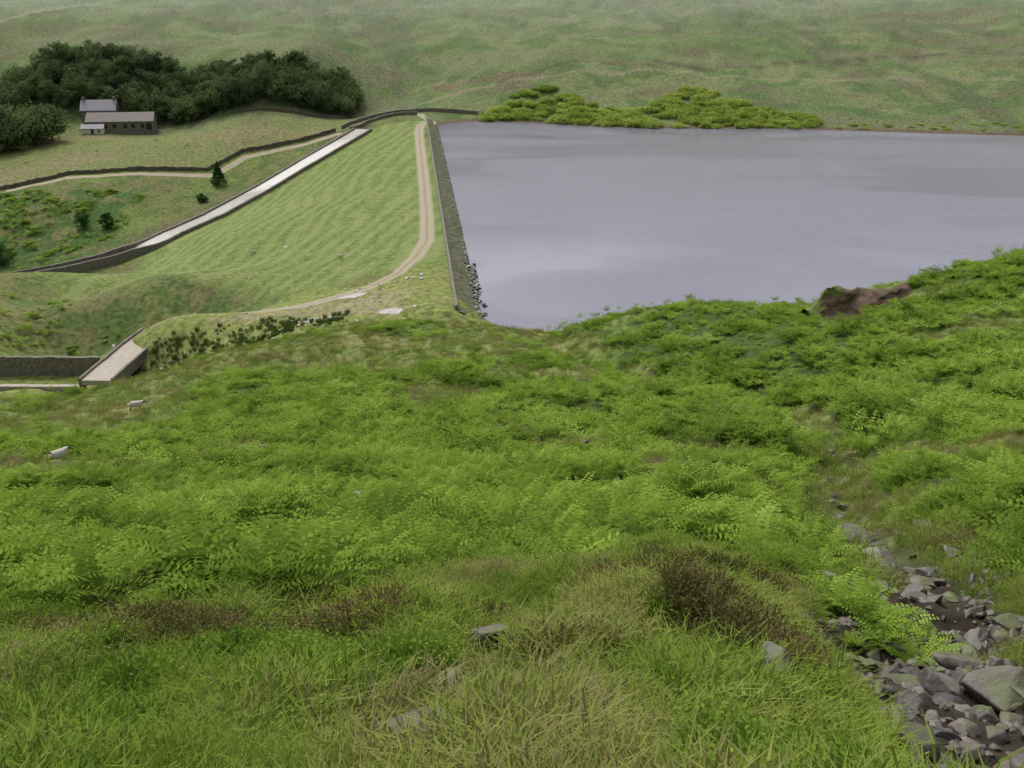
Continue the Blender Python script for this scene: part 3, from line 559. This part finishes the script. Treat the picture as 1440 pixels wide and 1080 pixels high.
rock(3.6,5.1,.36,.26,.26,.3,.3,1);rock(3.7,6.0,.3,.4,.24,1.1,.3,3);rock(3.0,4.4,.22,.18,.18,2.1,.3,5);rock(2.9,3.6,.3,.22,.2,.8,.3,2)
ebm=simplemat('brown_earth',(.07,.05,.036),(.21,.145,.105),.8,.95,1.0)
def bank():
    nx_,nz_=60,26;vs=[];fs=[]
    for i in range(nx_+1):
        u=i/nx_;x=36.5+u*13.5;prof=ss(0,.2,u)*ss(1.0,.85,u);zt=15.9+.3*math.sin(u*8)-2.6*(1-prof)-.8*(1-u)
        zf=hz1(x,115.0)-.7
        for j in range(nz_+1):
            t=j/nz_
            if t<.6:
                w=t/.6;y=114.6+2.4*w+1.0*math.sin(u*9)*(1-w);z=zf+(max(zt,zf)-zf)*w**.8
            else:
                w=(t-.6)/.4;y=117.0+6.5*w;z=max(zt,zf)*(1-w)+(hz1(x,y)-.5)*w
            f=float(fbm(np.array([x*.8]),np.array([y*.8+z*.9]),77,4)[0])-.5;vs.append((x,y+f*1.8*(t<.62),z+f*.7))
    for i in range(nx_):
        for j in range(nz_):
            k_=i*(nz_+1)+j;fs.append((k_,k_+nz_+1,k_+nz_+2,k_+1))
    return vs,fs
vs,fs=bank();ob=rawobj('eroded_bank',vs,fs,ebm,True);scene.collection.objects.link(ob)
turf=simplemat('turf',(.08,.12,.03),(.15,.18,.05),1.5,1,.6);ob.data.materials.append(turf)
for i,p in enumerate(ob.data.polygons):
    if (i%26)>=15 or (p.center.x<40.0 and (i%26)>10):p.material_index=1
# ------------------------------------------------------------------ trees
def tree(name,H_,Rr,nclump,nleaf,leaf,mat,bark,conif=False,low=.6,zr=.38):
    vs,fs=[],[];mi=[]
    def limb(p,q,r0,r1):
        d_=(q-p).normalized();u=d_.orthogonal().normalized();v=d_.cross(u);k_=len(vs)
        for c_,r_ in ((p,r0),(q,r1)):
            for i in range(6):
                a_=i*math.pi/3;vs.append(c_+u*math.cos(a_)*r_+v*math.sin(a_)*r_)
        for i in range(6):fs.append((k_+i,k_+(i+1)%6,k_+6+(i+1)%6,k_+6+i));mi.append(1)
    top=Vector((random.uniform(-.4,.4),random.uniform(-.4,.4),H_*.62));limb(Vector((0,0,-.6)),top,H_*.025,H_*.012)
    if conif:limb(top,Vector((0,0,H_)),H_*.012,.02)
    for i in range(nclump):
        if conif:
            t=random.random()**.8;r_=Rr*(1-t)*random.uniform(.5,1.05);a_=random.uniform(0,6.283);cpt=Vector((math.cos(a_)*r_,math.sin(a_)*r_,H_*(.06+.92*t)));cr__=Rr*.3*(1.1-t)
        else:
            u=Vector((random.gauss(0,1),random.gauss(0,1),random.gauss(0,1))).normalized()*(random.random()**.4)
            cpt=Vector((u.x*Rr,u.y*Rr,H_*low+u.z*H_*zr));cr__=Rr*random.uniform(.18,.42)
        if i%4==0:
            b0=Vector((0,0,cpt.z*.8 if conif else H_*random.uniform(.2,.5)));limb(b0,cpt,H_*.008,.03)
        for j in range(nleaf):
            w=Vector((random.gauss(0,1),random.gauss(0,1),random.gauss(0,.75))).normalized()*cr__*random.uniform(.6,1.1)
            p=cpt+w;d1=Vector((random.gauss(0,1),random.gauss(0,1),random.gauss(0,.7))).normalized()*leaf*random.uniform(.6,1.3);d2=d1.cross(w+Vector((.01,.02,.03))).normalized()*leaf*.7
            k_=len(vs);vs.extend([p-d1,p-d2*.8,p+d1,p+d2]);fs.append((k_,k_+1,k_+2,k_+3));mi.append(0)
    o_=rawobj(name,vs,fs,mat);o_.data.materials.append(bark)
    o_.data.polygons.foreach_set('material_index',mi);return o_
bark=simplemat('bark',(.04,.03,.022),(.09,.07,.05),3,.95,.4)
tm_=leafmat('woodland_leaf',[(.06,.095,.045),(.09,.135,.058),(.13,.18,.072),(.17,.22,.088)],.3,.12)
wt=[tree('wt%d'%i,random.uniform(11,14.5),random.uniform(4.4,5.8),52,46,.42,tm_,bark,False,.54,.43) for i in range(5)]
cw=coll('woodland_trees',wt)
pts=[];tries=0
while len(pts)<150 and tries<6000:
    tries+=1;x=random.uniform(-245,-66);y=random.uniform(414,414+34-max(0,(x+150)*.14))
    if all((x-a_[0])**2+(y-a_[1])**2>30 for a_ in pts) and not(-176<x<-138 and y<419):pts.append((x,y))
xs=np.array([p[0] for p in pts]);ys=np.array([p[1] for p in pts]);k_=len(xs);sc_=rng.uniform(.8,1.08,k_)
scatter('woodland',np.stack([xs,ys,height(xs,ys)-.8],-1),np.stack([0*xs,0*xs,rng.uniform(0,6,k_)],-1),np.stack([sc_]*3,-1),rng.integers(0,5,k_),cw)
for i,(x,y,sc0) in enumerate(((-199,372,1.5),(-188,374,1.55),(-178,377,1.4),(-193,383,1.5),(-182,388,1.3),(-174,384,1.15),(-206,380,1.5),(-184,369,1.35),(-195,366,1.4))):
    o_=bpy.data.objects.new('broadleaf_tree',wt[i%5].data);scene.collection.objects.link(o_);o_.location=(x,y,hz1(x,y)-1);o_.scale=(sc0,)*3;o_.rotation_euler=(0,0,i*1.3)
cm=leafmat('conifer_leaf',[(.03,.075,.022),(.05,.11,.03),(.07,.14,.04)],.15,.3)
co1=tree('conifer_tree',8,2.8,110,44,.24,cm,bark,True);scene.collection.objects.link(co1);co1.location=(-99,337,hz1(-99,337));
for i,(x,y,h_,r_) in enumerate(((-130,298,6,2.4),(-122,296,6.5,1.9),(-147,279,8,4),(-100,320,3,1.8))):
    o_=tree('hawthorn_shrub',h_,r_,40,40,.25,cm,bark,False,.5,.42);scene.collection.objects.link(o_);o_.location=(x,y,hz1(x,y)-h_*.12)
scm=leafmat('scrub_leaf',[(.22,.3,.06),(.33,.42,.085),(.42,.5,.12)],.5,.07,4.0)
sb=[tree('sb%d'%i,2.4,3.0,34,44,.28,scm,bark,False,.3,.5) for i in range(3)];cs=coll('scrub',sb)
pts=[]
for _ in range(620):
    x=random.uniform(-10,112);y=381-(x+8)*.10+random.random()**1.2*42*(.4+.6*math.sin((x+20)*.05)**2)
    if fbm(np.array([x*.07]),np.array([y*.07]),301,3)[0]>.37:pts.append((x,y))
for _ in range(60):
    x=random.uniform(100,230);pts.append((x,369-(x-110)*.12+random.uniform(0,9)))
xs=np.array([p[0] for p in pts]);ys=np.array([p[1] for p in pts]);k_=len(xs);sc_=rng.uniform(.35,1.0,k_)*np.where(xs>112,.45,1)
zz=height(xs,ys);kk=zz>.3;xs,ys,zz,sc_=xs[kk],ys[kk],zz[kk],sc_[kk];k_=len(xs)
scatter('shoreline_scrub',np.stack([xs,ys,zz-.3],-1),np.stack([0*xs,0*xs,rng.uniform(0,6,k_)],-1),np.stack([sc_*1.2,sc_*1.2,sc_],-1),rng.integers(0,3,k_),cs)
# ------------------------------------------------------------------ sheep
m,nt,nd,L=NM('sheep_coat');tc=nd('ShaderNodeTexCoord');sx=nd('ShaderNodeSeparateXYZ');L(tc.outputs['Object'],sx.inputs[0])
mr=nd('ShaderNodeMapRange',i_1=.56,i_2=.6);L(sx.outputs[0],mr.inputs[0]);m2=nd('ShaderNodeMapRange',i_1=.36,i_2=.32);L(sx.outputs[2],m2.inputs[0]);mxx=nd('ShaderNodeMath',operation='MAXIMUM');L(mr.outputs[0],mxx.inputs[0]);L(m2.outputs[0],mxx.inputs[1])
nz=nd('ShaderNodeTexNoise',i_Scale=14.0,i_Detail=4.0);L(tc.outputs['Object'],nz.inputs['Vector']);wc=nd('ShaderNodeValToRGB');wc.color_ramp.elements[0].color=(.36,.31,.26,1);wc.color_ramp.elements[1].color=(.6,.55,.48,1);L(nz.outputs[0],wc.inputs[0])
mx=nd('ShaderNodeMix',data_type='RGBA');L(mxx.outputs[0],mx.inputs[0]);L(wc.outputs[0],mx.inputs[6]);mx.inputs[7].default_value=(.08,.07,.06,1)
b=nd('ShaderNodeBsdfPrincipled',i_Roughness=1.0);L(mx.outputs[2],b.inputs['Base Color']);bp=nd('ShaderNodeBump',i_Strength=1.0,i_Distance=.04);L(nz.outputs[0],bp.inputs['Height']);L(bp.outputs[0],b.inputs['Normal']);o=nd('ShaderNodeOutputMaterial');L(b.outputs[0],o.inputs[0])
V=[((-.1,0,.6),.27),((.2,0,.6),.25),((.4,0,.66),.19),((.54,0,.74),.11),((.64,0,.76),.085),((.78,0,.66),.05),((-.38,0,.6),.25),((-.55,0,.58),.14),((-.6,0,.42),.035)]
E_=[(0,1),(1,2),(2,3),(3,4),(4,5),(0,6),(6,7),(7,8)]
for sy_ in (-1,1):
    k0=len(V);V+=[((.3,.12*sy_,.46),.08),((.3,.12*sy_,.24),.04),((.31,.12*sy_,.02),.032)];E_+=[(1,k0),(k0,k0+1),(k0+1,k0+2)]
    k0=len(V);V+=[((-.38,.13*sy_,.44),.11),((-.46,.13*sy_,.26),.042),((-.43,.13*sy_,.02),.032)];E_+=[(6,k0),(k0,k0+1),(k0+1,k0+2)]
    k0=len(V);V+=[((.62,.13*sy_,.8),.022)];E_+=[(4,k0)]
sm=bpy.data.meshes.new('sheep');sm.from_pydata([v[0] for v in V],E_,[])
so_=bpy.data.objects.new('sheep_src',sm);scene.collection.objects.link(so_);md=so_.modifiers.new('s','SKIN');
for i,v in enumerate(V):sm.skin_vertices[0].data[i].radius=(v[1],v[1])
sm.skin_vertices[0].data[0].use_root=True
md2=so_.modifiers.new('ss','SUBSURF');md2.levels=2
bpy.context.view_layer.update();dg=bpy.context.evaluated_depsgraph_get();sme=bpy.data.meshes.new_from_object(so_.evaluated_get(dg));bpy.data.objects.remove(so_)
sme.materials.clear();sme.materials.append(m)
for p in sme.polygons:p.use_smooth=True
for x,y,rz,sc0,up in ((-37.4,91,.3,1.25,.1),(-23.8,47,.9,.95,.05),(-34,193,1,1.1,0),(-47,146,.2,1,0),(-68,160,2,1,0),(-119,371,0,1.2,0),(-150,365,2,1.2,0),(-133,380,1,1.2,0),(-95,392,.5,1.2,0),(-60,225,3,1.1,0),(-170,352,.4,1.2,0)):
    o_=bpy.data.objects.new('sheep',sme);scene.collection.objects.link(o_);o_.location=(x,y,hz1(x,y)+.02+up);o_.rotation_euler=(0,0,rz);o_.scale=(sc0,)*3
# ------------------------------------------------------------------ camera, light
cam=bpy.data.cameras.new('camera');cam.sensor_width=36;cam.lens=35;cam.clip_end=5000;cam.clip_start=.05
co_=bpy.data.objects.new('camera',cam);scene.collection.objects.link(co_);co_.location=(0,0,50);co_.rotation_euler=(math.radians(68),0,0);scene.camera=co_
W_=bpy.data.worlds.new('World');scene.world=W_;W_.use_nodes=True;nt=W_.node_tree
sky=nt.nodes.new('ShaderNodeTexSky');sky.sky_type='NISHITA';sky.sun_disc=False;sky.sun_elevation=math.radians(55);sky.sun_rotation=math.radians(-30);sky.dust_density=5
hs_=nt.nodes.new('ShaderNodeHueSaturation');hs_.inputs['Saturation'].default_value=.22;hs_.inputs['Value'].default_value=1.2
nt.links.new(sky.outputs[0],hs_.inputs['Color']);nt.links.new(hs_.outputs[0],nt.nodes['Background'].inputs[0]);nt.nodes['Background'].inputs[1].default_value=.15
sl=bpy.data.lights.new('sun','SUN');sl.energy=1.5;sl.angle=math.radians(14);sl.color=(1,.97,.92);so=bpy.data.objects.new('sun',sl);scene.collection.objects.link(so);so.rotation_euler=(math.radians(35),0,math.radians(30+180))
scene.view_settings.view_transform='Standard';scene.view_settings.look='None';scene.view_settings.exposure=0
print('t',time.time()-T0)
